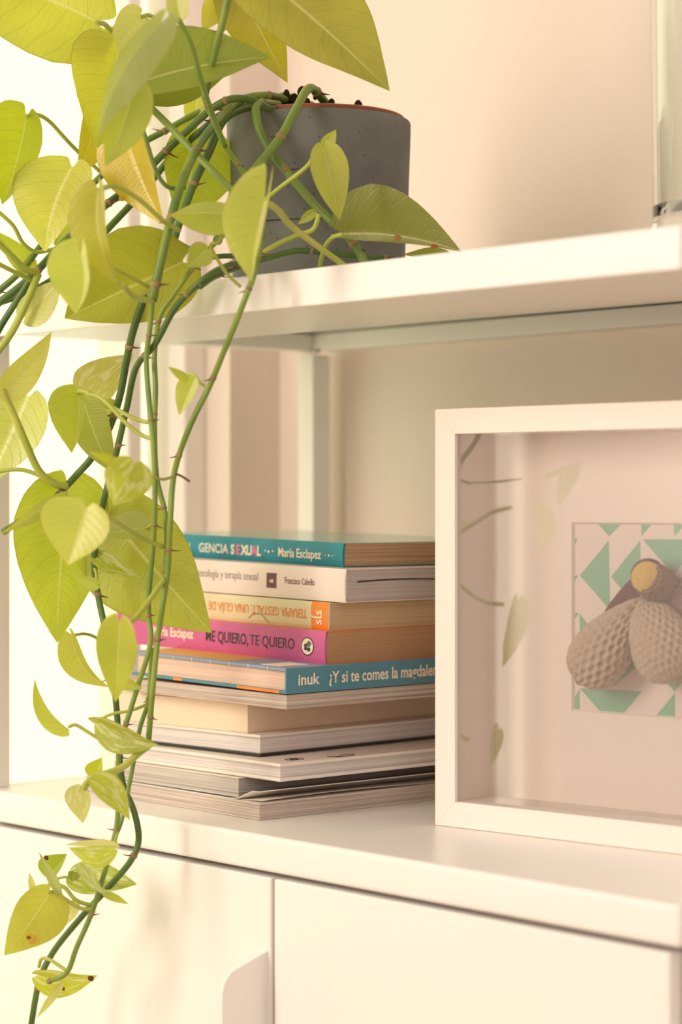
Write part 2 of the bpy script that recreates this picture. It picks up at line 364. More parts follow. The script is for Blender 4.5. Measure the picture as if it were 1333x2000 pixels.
book('magazine', 'thin magazine of grey-pink paper right under the blue hardback', 560, 1.375, .0678, .0088, .152, .22, 46, .7, .0003, .0001, mat('rose_magazine_cover', (206, 160, 150), .45), mat('rose_magazine_cover', (206, 160, 150), .45), PMAG, wav=.0003)
BLUE = mat('blue_hardcover', (84, 140, 158), .45, noise=.06, nscale=60); BLUE2 = mat('lavender_blue_board', (138, 158, 186), .4)
b7 = book('book', 'blue hardback with its title spine facing right and pale rose pages', 558.5, 1.3725, .0772, .0158, .150, .222, 46, 1.45, .0020, .0028, BLUE2, BLUE, PROSE, 'right', BLUE)
text('spine_text', 'inuk', .0096, CREAM, b7, (.0008, .0092, .0052), (0, 1, 0), (0, 0, 1), .00022, 1.08)
text('spine_text', '¿Y si te comes la magdalena', .0104, CREAM, b7, (.0008, .0355, .0050), (0, 1, 0), (0, 0, 1), .0002, .87)
bx = box('cover_edge_tape', -.045, -.006, -.0002, .0004, .0001, .0019, ORANGE, b7); tag(bx, 'orange strip of the cover edge')
box('cover_edge_tape', -.107, -.098, -.0002, .0004, .0001, .0019, ORANGE, b7)
for k in range(7): box('cover_line', -.125+k*.018, -.1245+k*.018, -.0003, .0004, .0139, .0158, CREAM, b7)
YEL = mat('mustard_print', (222, 170, 72), .5)
box('cover_print', -.15, -.06, .006, .07, .01575, .0160, YEL, b7)
box('cover_print', -.03, -.012, .006, .03, .01575, .0160, CREAM, b7)
PINK = mat('pink_paperback_cover', (208, 96, 152), .38, noise=.1, nscale=50, bump=.2, bscale=90)
b8 = book('book', 'pink paperback with a dark title and a round white emblem on its spine', 637, 1.4044, .0932, .0207, .205, .14, 45, 1.45, .0005, .0002, mat('orange_pink_board', (232, 140, 84), .4), mat('orange_pink_board', (232, 140, 84), .4), PBROWN, 'front', PINK)
def ft(par, s, size, m, x, z, y=-.00135, **k): return text('spine_text', s, size, m, par, (x, y, z), (1, 0, 0), (0, 0, 1), **k)
ft(b8, 'María Esclapez', .0088, CREAM, -.1655, .0078, bold=.0002, sx=.8)
ft(b8, 'ME QUIERO,', .0100, INK, -.1120, .0074, bold=.00014, sx=.76)
ft(b8, 'TE QUIERO', .0096, INK, -.0690, .0076, sx=.86)
def disc(name, parent, x, z, r, m, y=-.00135, y2=-.0010, seg=32):
    bm = bmesh.new(); A = [bm.verts.new((x+r*math.cos(2*math.pi*i/seg), y, z+r*math.sin(2*math.pi*i/seg))) for i in range(seg)]
    bm.faces.new(A); return link(name, meshof(name, bm), m, parent)
disc('spine_emblem', b8, -.0155, .0102, .0058, INK, -.00130); disc('spine_emblem', b8, -.0155, .0102, .0051, CREAM, -.00138)
tube('spine_emblem', [(-.0155+.0021*(1-a/16)*math.cos(a*.8)+.0013, -.00142, .0115+.0021*(1-a/16)*math.sin(a*.8)) for a in range(16)], .00035, INK, b8, 6, 2)
box('spine_emblem', -.0182, -.0160, -.00150, -.0013, .0078, .0118, INK, b8); box('spine_emblem', -.0158, -.0128, -.00150, -.0013, .0072, .0096, INK, b8)
SAGE = mat('sage_cream_cover', (226, 214, 176), .42, noise=.05, nscale=40)
b9 = book('book', 'cream paperback with upside-down orange title, between the white and the pink books', 644, 1.411, .1141, .0172, .205, .15, 46, 1.45, .0005, .0002, SAGE, SAGE, PBEIGE, 'front', SAGE)
text('spine_text', 'TERAPIA GESTALT: UNA GUÍA DE', .0080, ORANGE, b9, (-.0195, -.00135, .0118), (-1, 0, 0), (0, 0, -1), .0001, .80)
# orange label wraps the spine end
bm = bmesh.new(); pv = []
for i in range(9):
    t = i/8; y = -.00016-.0012*math.sin(math.pi*t)**.6 if 0 < i < 8 else -.0002
    pv.append((bm.verts.new((-.0160, y, .0172*t)), bm.verts.new((-.0004, y, .0172*t))))
for i in range(8): bm.faces.new((pv[i][0], pv[i][1], pv[i+1][1], pv[i+1][0]))
link('spine_label', meshof('spine_label', bm), mat('orange_spine_label', (236, 134, 42), .4), b9)
text('spine_text', 'sĺs', .0100, CREAM, b9, (-.0058, -.00152, .0030), (0, 0, 1), (-1, 0, 0), .00015, .9)
tube('pen_squiggle', [(-.075, -.0015, .003), (-.070, -.0015, .006), (-.062, -.0015, .0062), (-.058, -.0015, .003), (-.054, -.0015, .0012)], .00018, INK, b9, 5, 5)
WB = mat('white_paperback_cover', (238, 222, 214), .35, bump=.15, bscale=80)
b10 = book('book', 'white paperback with a maroon square and small grey title on its spine', 676, 1.4044, .1316, .0209, .212, .15, 45, 1.45, .0005, .0002, WB, WB, PGREY, 'front', WB, wav=.0004)
ft(b10, 'sexología y terapia sexual', .0077, GREYT, -.1395, .0100, sx=.76)
ft(b10, 'Manual de', .0077, GREYT, -.1785, .0100, sx=.76)
ft(b10, 'Francisco Cabello', .0060, MAROON, -.0545, .0094, sx=.64)
box('spine_label', -.0712, -.0622, -.00142, -.0008, .0060, .0155, MAROON, b10)
text('spine_text', '6', .0056, CREAM, b10, (-.0648, -.0015, .0090), (0, 0, 1), (-1, 0, 0), .0001)
# black sheet on the page edges, painting the shade inside a gap between signatures
gap_shade = sheet('page_gap_shade', b10, -.0006, .0002, .010, .085, lambda x, y: .0128+.0008*math.sin((y-.01)/.075*math.pi)-.0004, .0009, BLACKC, 1, 12)
TEAL = mat('teal_paperback_cover', (28, 138, 156), .3, noise=.25, nscale=70, bump=.15, bscale=90)
TEALT = mat('pale_teal_glossy_board', (142, 190, 178), .15)
b11 = book('book', 'teal paperback on top of the stack, white and pink title on its spine', 672, 1.428, .1532, .0153, .21, .15, 47.5, 1.45, .0005, .0002, TEALT, TEAL, PTAN, 'front', TEAL, wav=.0005)
x0 = -.1420
ft(b11, 'INTELI', .0086, CREAM, -.1775, .0040, sx=.95)
ft(b11, 'GENCIA', .0086, CREAM, -.1450, .0040, sx=1.0, bold=.0001)
for i, (chh, mm) in enumerate(zip('SEXUAL', (CREAM, PINKT, CREAM, CREAM, PINKT, CREAM))): ft(b11, chh, .0090, mm, -.1108+i*.0054, .0039, sx=.92, bold=.0003)
ft(b11, '·', .010, CREAM, -.0765, .0040); ft(b11, '•', .007, CREAM, -.0733, .0045); ft(b11, '·', .010, CREAM, -.0690, .0040)
ft(b11, 'María Esclapez', .0083, CREAM, -.0625, .0043, sx=.86, bold=.00012)
for q in range(3): disc('spine_dot', b11, -.0165+q*.0036, .0068, .0004 if q != 1 else .0007, CREAM)
# unique names are given by Blender's own suffixes
# ================================================================ PICTURE FRAME
fu = Vector((.993, .112, 0)).normalized(); fn = Vector((-fu.y, fu.x, 0))      # along the frame / into it
FO = P(850, 985, 1.3547); FO.z = 0.0002
FW = .25; FH = .25; FD = .045; FB = .0152
fr = tag(empty('picture_frame', FO, (0, 0, math.atan2(fu.y, fu.x))), 'white box frame with crocheted figure behind glass, standing beside the books', 'picture frame')
def mitre(name, pts, z0=0, z1=FD):
    bm = bmesh.new(); A = [bm.verts.new((x, z0, y)) for x, y in pts]; B = [bm.verts.new((x, z1, y)) for x, y in pts]
    bm.faces.new(A); bm.faces.new(B[::-1])
    for i in range(4): j = (i+1) % 4; bm.faces.new((A[i], B[i], B[j], A[j]))
    bmesh.ops.bevel(bm, geom=[e for e in bm.edges], offset=.0003, segments=1, affect='EDGES')
    return link(name, meshof(name, bm), WHITEF, fr)
g = .00004
mitre('frame_rail', [(0, 0), (FW, 0), (FW-FB, FB), (FB, FB)])
mitre('frame_rail', [(0, FH), (FW, FH), (FW-FB, FH-FB), (FB, FH-FB)])
mitre('frame_stile', [(0, 0), (FB, FB), (FB, FH-FB), (0, FH)])
mitre('frame_stile', [(FW, 0), (FW-FB, FB), (FW-FB, FH-FB), (FW, FH)])
gl = box('glass_pane', FB-.001, FW-FB+.001, .0030, .0031, FB-.001, FH-FB+.001, GLASS, fr)
def onplane(px, py, d):
    """frame-local (u, v) of the photograph's pixel on a plane d behind the frame's face"""
    o = Vector((0, 0, CAMZ)); r = P(px, py, 1.0)-o; p0 = FO+fn*d
    t = (p0-o).dot(fn)/r.dot(fn); q = o+r*t-FO; return q.dot(fu), q.z
MD = .040
MATB = mat('warm_white_mat_board', (248, 236, 226), .85, .1)
u0, vt = onplane(1117, 1020, MD); _, vb = onplane(1117, 1389, MD); u1 = u0+.118
bm = bmesh.new()
outr = [(FB-.002, FB-.002), (FW-FB+.002, FB-.002), (FW-FB+.002, FH-FB+.002), (FB-.002, FH-FB+.002)]; inn = [(u0, vb), (u1, vb), (u1, vt), (u0, vt)]
Ao = [bm.verts.new((x, MD, y)) for x, y in outr]; Ai = [bm.verts.new((x, MD, y)) for x, y in inn]; Bi = [bm.verts.new((x+(.0012 if x == u0 else -.0012), MD+.0018, y+(.0012 if y == vb else -.0012))) for x, y in inn]
for i in range(4):
    j = (i+1) % 4; bm.faces.new((Ao[i], Ao[j], Ai[j], Ai[i])); bm.faces.new((Ai[i], Ai[j], Bi[j], Bi[i]))
link('mat_board', meshof('mat_board', bm), MATB, fr)
box('backing_board', .004, FW-.004, .0425, .0445, .004, FH-.004, MATB, fr)
PD = MD+.0019
pr_ = box('patterned_paper', u0-.002, u1+.002, PD, PD+.0004, vb-.002, vt+.002, mat('off_white_paper', (236, 222, 214), .8), fr)
GREEN = mat('mint_green_print', (134, 190, 160), .8)
TR = [[(380, 187), (585, 187), (480, 300)], [(757, 190), (850, 190), (760, 300)], [(1040, 195), (1140, 195), (1045, 300)], [(152, 318), (205, 318), (155, 382)],
      [(475, 335), (225, 640), (487, 940)], [(750, 335), (495, 650), (752, 960)], [(770, 325), (1290, 325), (1040, 640)], [(152, 640), (208, 640), (155, 700)],
      [(1000, 660), (1290, 660), (1290, 1000), (1200, 1000)], [(152, 963), (212, 968), (155, 1025)], [(222, 970), (300, 1075), (225, 1140)],
      [(225, 1618), (765, 1645), (605, 1835), (400, 1820)], [(222, 1625), (222, 1808), (152, 1808), (152, 1700)], [(1050, 1660), (1050, 1865), (885, 1860)],
      [(980, 1570), (1130, 1550), (1048, 1645)], [(500, 1610), (760, 1280), (760, 1400)], [(1350, 335), (1600, 640), (1350, 940)], [(1200, 1700), (1500, 1700), (1350, 1900)]]
bm = bmesh.new()
for tr in TR:
    vs = []
    for zx, zy in tr:
        u, v = onplane(1083+zx*.225, 980+zy*.225, PD)
        vs.append((min(max(u, u0+.0008), u1-.001), min(max(v, vb+.0008), vt-.0008)))
    try: bm.faces.new([bm.verts.new((u, PD-.00012, v)) for u, v in vs])
    except ValueError: pass
link('printed_triangles', meshof('printed_triangles', bm), GREEN, pr_)
# crocheted figure
def yarn(name, col): return mat(name, col, .95, .1, bump=.8, bscale=1500, noise=.15, nscale=500)
YB_ = yarn('beige_yarn', (216, 198, 178)); YP = yarn('plum_yarn', (112, 76, 88)); YG = yarn('taupe_yarn', (150, 124, 116)); YY = yarn('yellow_yarn', (238, 204, 120))
cro = tag(empty('crochet_figure', (0, 0, 0)), 'crocheted beige, plum and yellow figure mounted on mint triangle paper in the frame', 'crochet figure')
def crochet(name, a, b, prof, m, rows, cols, amp, caps=True, flat=1.0):
    """stitched surface of revolution from a to b; prof: radii along it"""
    a = Vector(a); b = Vector(b); ax = (b-a); Ln = ax.length; ax.normalize(); s = ax.cross(fn).normalized(); t = s.cross(ax)
    N = rows*7; K = cols*7; vs = []; fs = []
    for i in range(N+1):
        u = i/N; q = u*(len(prof)-1); k = min(int(q), len(prof)-2); f = q-k
        p0 = prof[max(k-1, 0)]; p1 = prof[k]; p2 = prof[k+1]; p3 = prof[min(k+2, len(prof)-1)]
        r = .5*((2*p1)+(p2-p0)*f+(2*p0-5*p1+4*p2-p3)*f*f+(3*p1-p0-3*p2+p3)*f**3)
        r = max(r, .0001); row = int(u*rows); fu_ = u*rows-row
        for j in range(K):
            c = j/7+(.5 if row % 2 else 0); hx = abs(c % 1-.5)*2; hy = abs(fu_-.5)*2
            d = amp*(.25-1.9*max(0, 1-(hx*hx+hy*hy)*1.35)**.8+.25*math.cos(2*math.pi*c))*min(1, r/.004)
            th = 2*math.pi*j/K; rr = r+d; vs.append(a+ax*(Ln*u)+s*(rr*math.cos(th))+t*(rr*math.sin(th)*flat))
    for i in range(N):
        for j in range(K): fs.append((i*K+j, i*K+(j+1) % K, (i+1)*K+(j+1) % K, (i+1)*K+j))
    fs.append(tuple(range(K))[::-1]); fs.append(tuple(N*K+j for j in range(K)))
    me = bpy.data.meshes.new(name); me.from_pydata(vs, [], fs); o = link(name, me, m, cro, True); return o
def FP(px, py, d):
    u, v = onplane(px, py, d); return FO+fu*u+fn*d+UP*(v-FO.z)
mm = .001
crochet('lobe', FP(1256, 1166, .026), FP(1128, 1336, .023), [r*mm for r in (1.0, 5.0, 8.5, 11.5, 14, 16.2, 17.5, 17.6, 16.2, 12, 0.5)], YB_, 12, 20, .0012, flat=.82)
crochet('lobe', FP(1254, 1163, .026), FP(1326, 1334, .023), [r*mm for r in (1.0, 6.5, 12, 15, 17, 18.5, 19.3, 19, 17, 12, 0.5)], YB_, 14, 24, .0009, flat=.82)
ty = crochet('tube', FP(1263, 1126, .0135), FP(1300, 1150, .036), [r*mm for r in (8.4, 9.8, 10.6, 10.8, 10.4, 10)], YG, 7, 18, .0005)
yc = crochet('round_cap', FP(1260, 1124, .0110), FP(1263, 1126, .0137), [r*mm for r in (.3, 2.6, 4.4, 6.2, 7.6, 8.6, 8.7)], YY, 5, 16, .0007)
crochet('plum_flap', FP(1262, 1142, .030), FP(1176, 1204, .037), [r*mm for r in (8.5, 8, 6.8, 5, 3, .4)], YP, 10, 16, .0005, flat=.5)
crochet('plum_flap', FP(1264, 1116, .019), FP(1268, 1128, .030), [r*mm for r in (6, 9, 9.8, 9)], YP, 4, 16, .0005)
crochet('taupe_base', FP(1290, 1150, .032), FP(1360, 1180, .036), [r*mm for r in (5, 8, 10, 11)], YG, 6, 16, .0005, flat=.7)
# ================================================================ GLASS VASE
vg = bpy.data.materials.new('clear_vase_glass'); vg.use_nodes = True; b = vg.node_tree.nodes['Principled BSDF']
b.inputs['Base Color'].default_value = (.93, .97, .95, 1); b.inputs['Roughness'].default_value = .02; b.inputs['Transmission Weight'].default_value = 1; b.inputs['IOR'].default_value = 1.46
vc = P(1438, 985, 1.284); vc.z = LT-.0004
vr = .0485
va = tag(empty('glass_vase', vc), 'tall clear glass vase at the right end of the top tray', 'vase')
lathe('vase_wall', [(0, 0), (vr-.002, 0), (vr, .002), (vr, .012), (vr-.0015, .03), (vr-.001, .08), (vr, .16), (vr+.001, .24), (vr-.0015, .243), (vr-.003, .24), (vr-.004, .16), (vr-.0045, .08), (vr-.0055, .036), (vr-.012, .030), (0, .0285)], vg, va, 96)
# ================================================================ COVER POT
pc = P(623, 985, 1.467); pc.z = LT-.0005
pot = tag(empty('plant_pot', pc), 'dark grey speckled concrete cover pot on the top tray', 'plant pot')
PT = bpy.data.materials.new('speckled_grey_concrete'); PT.use_nodes = True; nt = PT.node_tree; b = nt.nodes['Principled BSDF']; b.inputs['Roughness'].default_value = .75; b.inputs['Specular IOR Level'].default_value = .3
tc = node(nt, 'ShaderNodeTexCoord')
n1 = node(nt, 'ShaderNodeTexNoise'); n1.inputs['Scale'].default_value = 22; n1.inputs['Detail'].default_value = 5; nt.links.new(tc.outputs['Object'], n1.inputs[0])
r1 = node(nt, 'ShaderNodeValToRGB'); r1.color_ramp.elements[0].position = .3; r1.color_ramp.elements[0].color = lin((98, 99, 95))+(1,); r1.color_ramp.elements[1].position = .75; r1.color_ramp.elements[1].color = lin((124, 125, 120))+(1,); nt.links.new(n1.outputs['Fac'], r1.inputs[0])
v1 = node(nt, 'ShaderNodeTexVoronoi'); v1.inputs['Scale'].default_value = 240; nt.links.new(tc.outputs['Object'], v1.inputs['Vector'])
sx = node(nt, 'ShaderNodeSeparateColor'); nt.links.new(v1.outputs['Color'], sx.inputs[0])
c1 = node(nt, 'ShaderNodeMath', operation='LESS_THAN'); c1.inputs[1].default_value = .17; nt.links.new(v1.outputs['Distance'], c1.inputs[0])
c2 = node(nt, 'ShaderNodeMath', operation='GREATER_THAN'); c2.inputs[1].default_value = .72; nt.links.new(sx.outputs[0], c2.inputs[0])
c3 = node(nt, 'ShaderNodeMath', operation='MULTIPLY'); nt.links.new(c1.outputs[0], c3.inputs[0]); nt.links.new(c2.outputs[0], c3.inputs[1])
mx = node(nt, 'ShaderNodeMixRGB'); mx.inputs[2].default_value = lin((82, 82, 80))+(1,); nt.links.new(c3.outputs[0], mx.inputs[0]); nt.links.new(r1.outputs[0], mx.inputs[1]); nt.links.new(mx.outputs[0], b.inputs['Base Color'])
bp = node(nt, 'ShaderNodeBump'); bp.inputs['Strength'].default_value = .4; bp.inputs['Distance'].default_value = .0006; bp.invert = True; nt.links.new(c3.outputs[0], bp.inputs['Height']); nt.links.new(bp.outputs[0], b.inputs['Normal'])
PH = .1140; GZ = .0445
lathe('pot_wall', [(.0545, GZ+.0006), (.0572, GZ+.0006), (.0580, GZ+.0016), (.0588, .075), (.0597, .100), (.0600, PH-.0015), (.0594, PH), (.0560, PH), (.0553, PH-.001), (.0535, .02), (0, .019)], PT, pot, 128)
lathe('pot_base', [(0, 0), (.0548, 0), (.0556, .001), (.0568, GZ-.0012), (.0564, GZ), (.0545, GZ), (.0545, GZ+.0006)], PT, pot, 128)
# ================================================================ POTHOS
PLANT = tag(empty('pothos_plant', (pc.x, pc.y, LT+.02)), 'trailing golden pothos with yellow-green heart leaves, hanging down from the grey pot', 'plant')
PLI = Matrix.Translation(PLANT.location).inverted()
def part(o): o.parent = PLANT; o.matrix_parent_inverse = PLI; return o
np_ = part(lathe('nursery_pot', [(.0470, PH-.05), (.0538, PH-.004), (.0552, PH+.0004), (.0556, PH+.0030), (.0545, PH+.0036), (.0520, PH+.0032), (.0505, PH-.004), (.044, PH-.05)], mat('terracotta_plastic', (150, 84, 62), .5), None, 128, (pc.x, pc.y, pc.z)))
SOIL = mat('dark_potting_soil', (58, 40, 30), .95, .1, noise=.5, nscale=300)
bm = bmesh.new()
rs = random.Random(3)
bmesh.ops.create_cone(bm, cap_ends=True, segments=48, radius1=.046, radius2=.0515, depth=.02, matrix=Matrix.Translation((pc.x, pc.y, pc.z+PH-.010)))
for _ in range(420):
    a = rs.uniform(0, 6.283); r = .049*math.sqrt(rs.random()); s = rs.uniform(.0008, .0026)
    bmesh.ops.create_icosphere(bm, subdivisions=1, radius=s, matrix=Matrix.Translation((pc.x+r*math.cos(a), pc.y+r*math.sin(a), pc.z+PH+.0002+rs.uniform(0, .0022)))@Matrix.Rotation(a, 4, 'X')@Matrix.Diagonal((1, rs.uniform(.6, 1.4), rs.uniform(.5, 1), 1)))
pass
for q, (x, y, z) in enumerate(((616, 186, 1.43), (622, 178, 1.435), (590, 176, 1.44), (650, 202, 1.43), (648, 197, 1.43), (700, 207, 1.44), (728, 210, 1.44), (560, 182, 1.44), (575, 190, 1.44), (480, 208, 1.44), (600, 196, 1.43))):
    bmesh.ops.create_icosphere(bm, subdivisions=2, radius=.0016+.0009*(q % 3), matrix=Matrix.Translation(P(x, y+4, z))@Matrix.Diagonal((1, .8, 1.2+.4*(q % 2), 1)))
so = part(link('soil', meshof('soil', bm), SOIL)); so['kind'] = 'stuff'
def stem_mat(name, col, col2):
    m = bpy.data.materials.new(name); m.use_nodes = True; nt = m.node_tree; b = nt.nodes['Principled BSDF']; b.inputs['Roughness'].default_value = .42
    tc = node(nt, 'ShaderNodeTexCoord'); n = node(nt, 'ShaderNodeTexNoise'); n.inputs['Scale'].default_value = 30; nt.links.new(tc.outputs['Object'], n.inputs[0])
    r = node(nt, 'ShaderNodeValToRGB'); r.color_ramp.elements[0].position = .35; r.color_ramp.elements[1].position = .68; r.color_ramp.elements[0].color = lin(col)+(1,); r.color_ramp.elements[1].color = lin(col2)+(1,)
    nt.links.new(n.outputs['Fac'], r.inputs[0]); nt.links.new(r.outputs[0], b.inputs['Base Color']); b.inputs['Subsurface Weight'].default_value = 0
    return m
SD = stem_mat('dark_green_vine', (62, 92, 38), (92, 120, 50)); SG = stem_mat('green_vine', (104, 134, 52), (138, 158, 62)); SL = stem_mat('yellow_green_petiole', (158, 172, 66), (186, 190, 88)); SM = stem_mat('mid_green_vine', (86, 116, 46), (126, 146, 56))
NODE = mat('brown_node', (160, 132, 92), .7, noise=.4, nscale=200); ROOT = mat('dark_aerial_root', (96, 58, 44), .7)
def zf(px): return .85/(.6724+(px-CX)/F*.7402)
VS = []   # samples of vines: (point, radius)
def vine(pts, w, m, nodes=True, nm='vine', taper=0.0, reg=True):
    """pts: (px, py, z); w: width in px"""
    w3 = [P(*p) for p in pts]; zm = sum(p[2] for p in pts)/len(pts); r = w/2/F*zm
    o = part(tube(nm, w3, lambda t: r*(1-taper*t), m, None, 12, 8))
    cp = catmull(w3, 8)
    if reg: VS.extend(cp)
    if nodes:
        acc = 0; nxt = rs.uniform(.012, .03)
        for i in range(1, len(cp)-1):
            acc += (cp[i]-cp[i-1]).length
            if acc > nxt:
                nxt = rs.uniform(.04, .065); acc = 0; t = (cp[i+1]-cp[i-1]).normalized(); rr = r*(1-taper*i/len(cp))
                q = [cp[i]+t*k*rr*1.0 for k in (-.6, -.3, 0, .3, .6)]
                part(tube('node', q, lambda s, rr=rr: rr*(1.02+.18*math.sin(math.pi*s)), NODE, None, 12, raw=True))
                d = (RIGHT*rs.choice((-1, 1))+UP*rs.uniform(-.6, .2)+FWD*rs.uniform(-.6, .3)).normalized()
                L = rr*rs.uniform(2.0, 3.4)
                part(tube('aerial_root', [cp[i]+d*rr*.6, cp[i]+d*(rr*.6+L*.5)+UP*-.0003, cp[i]+d*(rr*.6+L)], lambda s, rr=rr: rr*.33*(1-.75*s), ROOT, None, 7, 3))
    return o
H = lambda px, o=.035: zf(px)-o
def hv(pts, w, m, off=.035, **k): return vine([(x, y, zf(x)-off) for x, y in pts], w, m, **k)
# stems over and around the pot
vine([(640, 205, 1.44), (606, 172, 1.412), (578, 215, 1.395), (552, 262, 1.385), (520, 305, 1.38), (488, 345, 1.375), (455, 400, 1.37), (425, 470, 1.33)], 18, SM)
vine([(545, 205, 1.43), (505, 203, 1.41), (502, 232, 1.398), (520, 282, 1.392), (565, 340, 1.385), (620, 405, 1.38), (672, 455, 1.372), (700, 490, 1.37), (722, 535, 1.37)], 17, SM)
vine([(560, 195, 1.44), (520, 187, 1.43), (470, 196, 1.42), (430, 232, 1.385), (388, 285, 1.35), (354, 360, 1.325), (332, 435, 1.315), (312, 520, 1.31), (298, 588, 1.31)], 17, SM)
vine([(575, 190, 1.45), (500, 205, 1.43), (440, 232, 1.40), (408, 298, 1.37), (378, 360, 1.36), (352, 430, 1.352), (322, 520, 1.345), (285, 578, 1.345), (262, 640, 1.352), (248, 700, 1.36), (235, 770, 1.365), (214, 835, 1.37), (180, 893, 1.375), (152, 925, 1.38), (131, 948, 1.38), (100, 980, 1.36), (60, 1005, 1.33), (8, 1038, 1.30)], 17, SD, taper=.25)
vine([(610, 205, 1.45), (540, 215, 1.42), (480, 193, 1.405), (425, 205, 1.40), (345, 275, 1.42), (262, 357, 1.42), (195, 410, 1.41), (124, 474, 1.41), (56, 545, 1.40), (-30, 612, 1.40)], 15, SD)
vine([(600, 200, 1.46), (520, 200, 1.44), (440, 220, 1.43), (400, 250, 1.43), (337, 305, 1.44), (281, 372, 1.44), (225, 432, 1.43), (160, 500, 1.42), (80, 560, 1.41), (-30, 600, 1.41)], 14, SD)
vine([(560, 185, 1.46), (470, 205, 1.45), (400, 215, 1.45), (322, 256, 1.45), (262, 290, 1.45), (187, 354, 1.44), (110, 440, 1.43), (40, 530, 1.42), (-30, 590, 1.42)], 13, SM)
vine([(250, 150, 1.36), (285, 199, 1.36), (330, 245, 1.36), (380, 298, 1.355), (440, 358, 1.35), (474, 392, 1.352)], 14, SG, nodes=False)
vine([(448, -20, 1.31), (443, 15, 1.31), (428, 75, 1.32), (409, 150, 1.33), (400, 190, 1.34), (418, 235, 1.35), (442, 288, 1.355), (478, 340, 1.365), (505, 400, 1.37), (510, 470, 1.33), (498, 530, 1.285), (484, 570, 1.275), (463, 625, 1.28), (436, 690, 1.29), (409, 755, 1.30), (370, 835, 1.305), (341, 922, 1.32), (333, 1010, 1.32), (328, 1110, 1.325), (318, 1180, 1.325), (308, 1250, 1.33), (298, 1350, 1.33), (290, 1450, 1.335)], 11.5, SG)
vine([(446, -10, 1.30), (436, 40, 1.305), (425, 80, 1.31), (409, 150, 1.322), (400, 190, 1.34)], 14, SM, nodes=False)
vine([(349, 37, 1.26), (362, 62, 1.27), (376, 94, 1.28), (394, 161, 1.30), (416, 225, 1.33), (440, 286, 1.35)], 11, SG, nodes=False, nm='petiole')
# on the tray around the pot's foot
vine([(390, 560, 1.30), (420, 540, 1.31), (470, 520, 1.345), (520, 505, 1.375), (580, 490, 1.385), (640, 495, 1.385), (700, 500, 1.385), (760, 505, 1.39)], 12, SD)
vine([(340, 470, 1.38), (400, 500, 1.37), (440, 500, 1.37), (500, 500, 1.38)], 10, SD, nodes=False)
# curtain of hanging vines
vine([(470, 515, 1.35), (440, 521, 1.31), (400, 544, 1.30), (345, 598, 1.31), (303, 672, 1.32), (266, 718, 1.335), (247, 800, 1.345), (226, 890, 1.355), (206, 965, 1.36), (190, 1040, 1.365), (184, 1105, 1.37), (193, 1170, 1.37), (208, 1240, 1.365), (222, 1330, 1.36), (229, 1400, 1.36), (232, 1460, 1.355), (240, 1530, 1.355), (262, 1585, 1.35), (271, 1640, 1.35), (255, 1682, 1.35), (213, 1732, 1.36), (160, 1790, 1.375), (105, 1858, 1.39), (76, 1920, 1.39), (58, 2020, 1.395)], 12.5, SD)
vine([(298, 588, 1.31), (293, 640, 1.315), (286, 705, 1.32), (292, 790, 1.32), (300, 870, 1.32), (303, 960, 1.32), (300, 1050, 1.325), (290, 1180, 1.33), (294, 1255, 1.33), (270, 1338, 1.335), (240, 1435, 1.335), (232, 1476, 1.335), (230, 1595, 1.335), (217, 1659, 1.335), (182, 1775, 1.34), (150, 1850, 1.34), (130, 1900, 1.345), (92, 1918, 1.345)], 10.5, SG)
vine([(455, 440, 1.35), (405, 490, 1.31), (375, 526, 1.32), (337, 579, 1.33), (312, 620, 1.335), (302, 690, 1.34), (304, 760, 1.335), (302, 840, 1.33), (306, 930, 1.33), (322, 1000, 1.33), (326, 1060, 1.33), (322, 1120, 1.33)], 10.5, SG)
vine([(297, 1265, 1.345), (290, 1366, 1.345), (273, 1424, 1.345), (257, 1510, 1.345), (241, 1590, 1.345), (230, 1625, 1.34)], 10, SG, taper=.2)
vine([(75, 535, 1.38), (52, 590, 1.375), (22, 650, 1.37), (-15, 700, 1.37)], 15, SL, nodes=False)
vine([(60, 545, 1.39), (30, 592, 1.39), (0, 640, 1.39), (-25, 690, 1.39)], 13, SD, nodes=False)
# petioles  (list of px points; z at both ends)
def pet(pts, z0, z1, w=8, m=SL):
    n = len(pts)-1; vine([(x, y, z0+(z1-z0)*i/n) for i, (x, y) in enumerate(pts)], w, m, nodes=False, nm='petiole', reg=False)
pet([(272, 165), (272, 215), (289, 285), (308, 340), (330, 366), (362, 366)], 1.30, 1.33, 9, SM)
pet([(52, 227), (72, 224), (95, 236), (125, 268), (150, 294), (195, 335)], 1.37, 1.43, 8)
pet([(188, 45), (205, 48), (222, 70), (240, 120), (300, 200)], 1.36, 1.42, 10)
pet([(275, 33), (292, 30), (312, 45), (350, 90), (400, 170)], 1.38, 1.40, 8)
pet([(195, 370), (225, 364), (270, 388), (320, 432), (350, 450)], 1.24, 1.32, 10)
pet([(238, 556), (262, 580), (298, 588)], 1.25, 1.31, 12)
pet([(158, 497), (180, 490), (215, 520), (290, 560)], 1.25, 1.33, 8)
pet([(-10, 408), (25, 440), (45, 475), (72, 492), (110, 485)], 1.38, 1.40, 8)
pet([(-10, 468), (20, 498), (50, 525), (75, 533)], 1.36, 1.38, 13)
pet([(-10, 512), (30, 532), (62, 548)], 1.36, 1.38, 9)
pet([(505, 402), (545, 368), (600, 325), (618, 294), (634, 288)], 1.365, 1.33, 9)
pet([(524, 397), (545, 412), (570, 442), (620, 480), (675, 520)], 1.24, 1.36, 13)
pet([(500, 502), (540, 478), (580, 460), (612, 448), (624, 418)], 1.37, 1.36, 10)
pet([(668, 458), (650, 464), (634, 484), (625, 520)], 1.34, 1.38, 9)
pet([(447, 420), (430, 470), (412, 480), (440, 530), (470, 560)], 1.28, 1.30, 7)
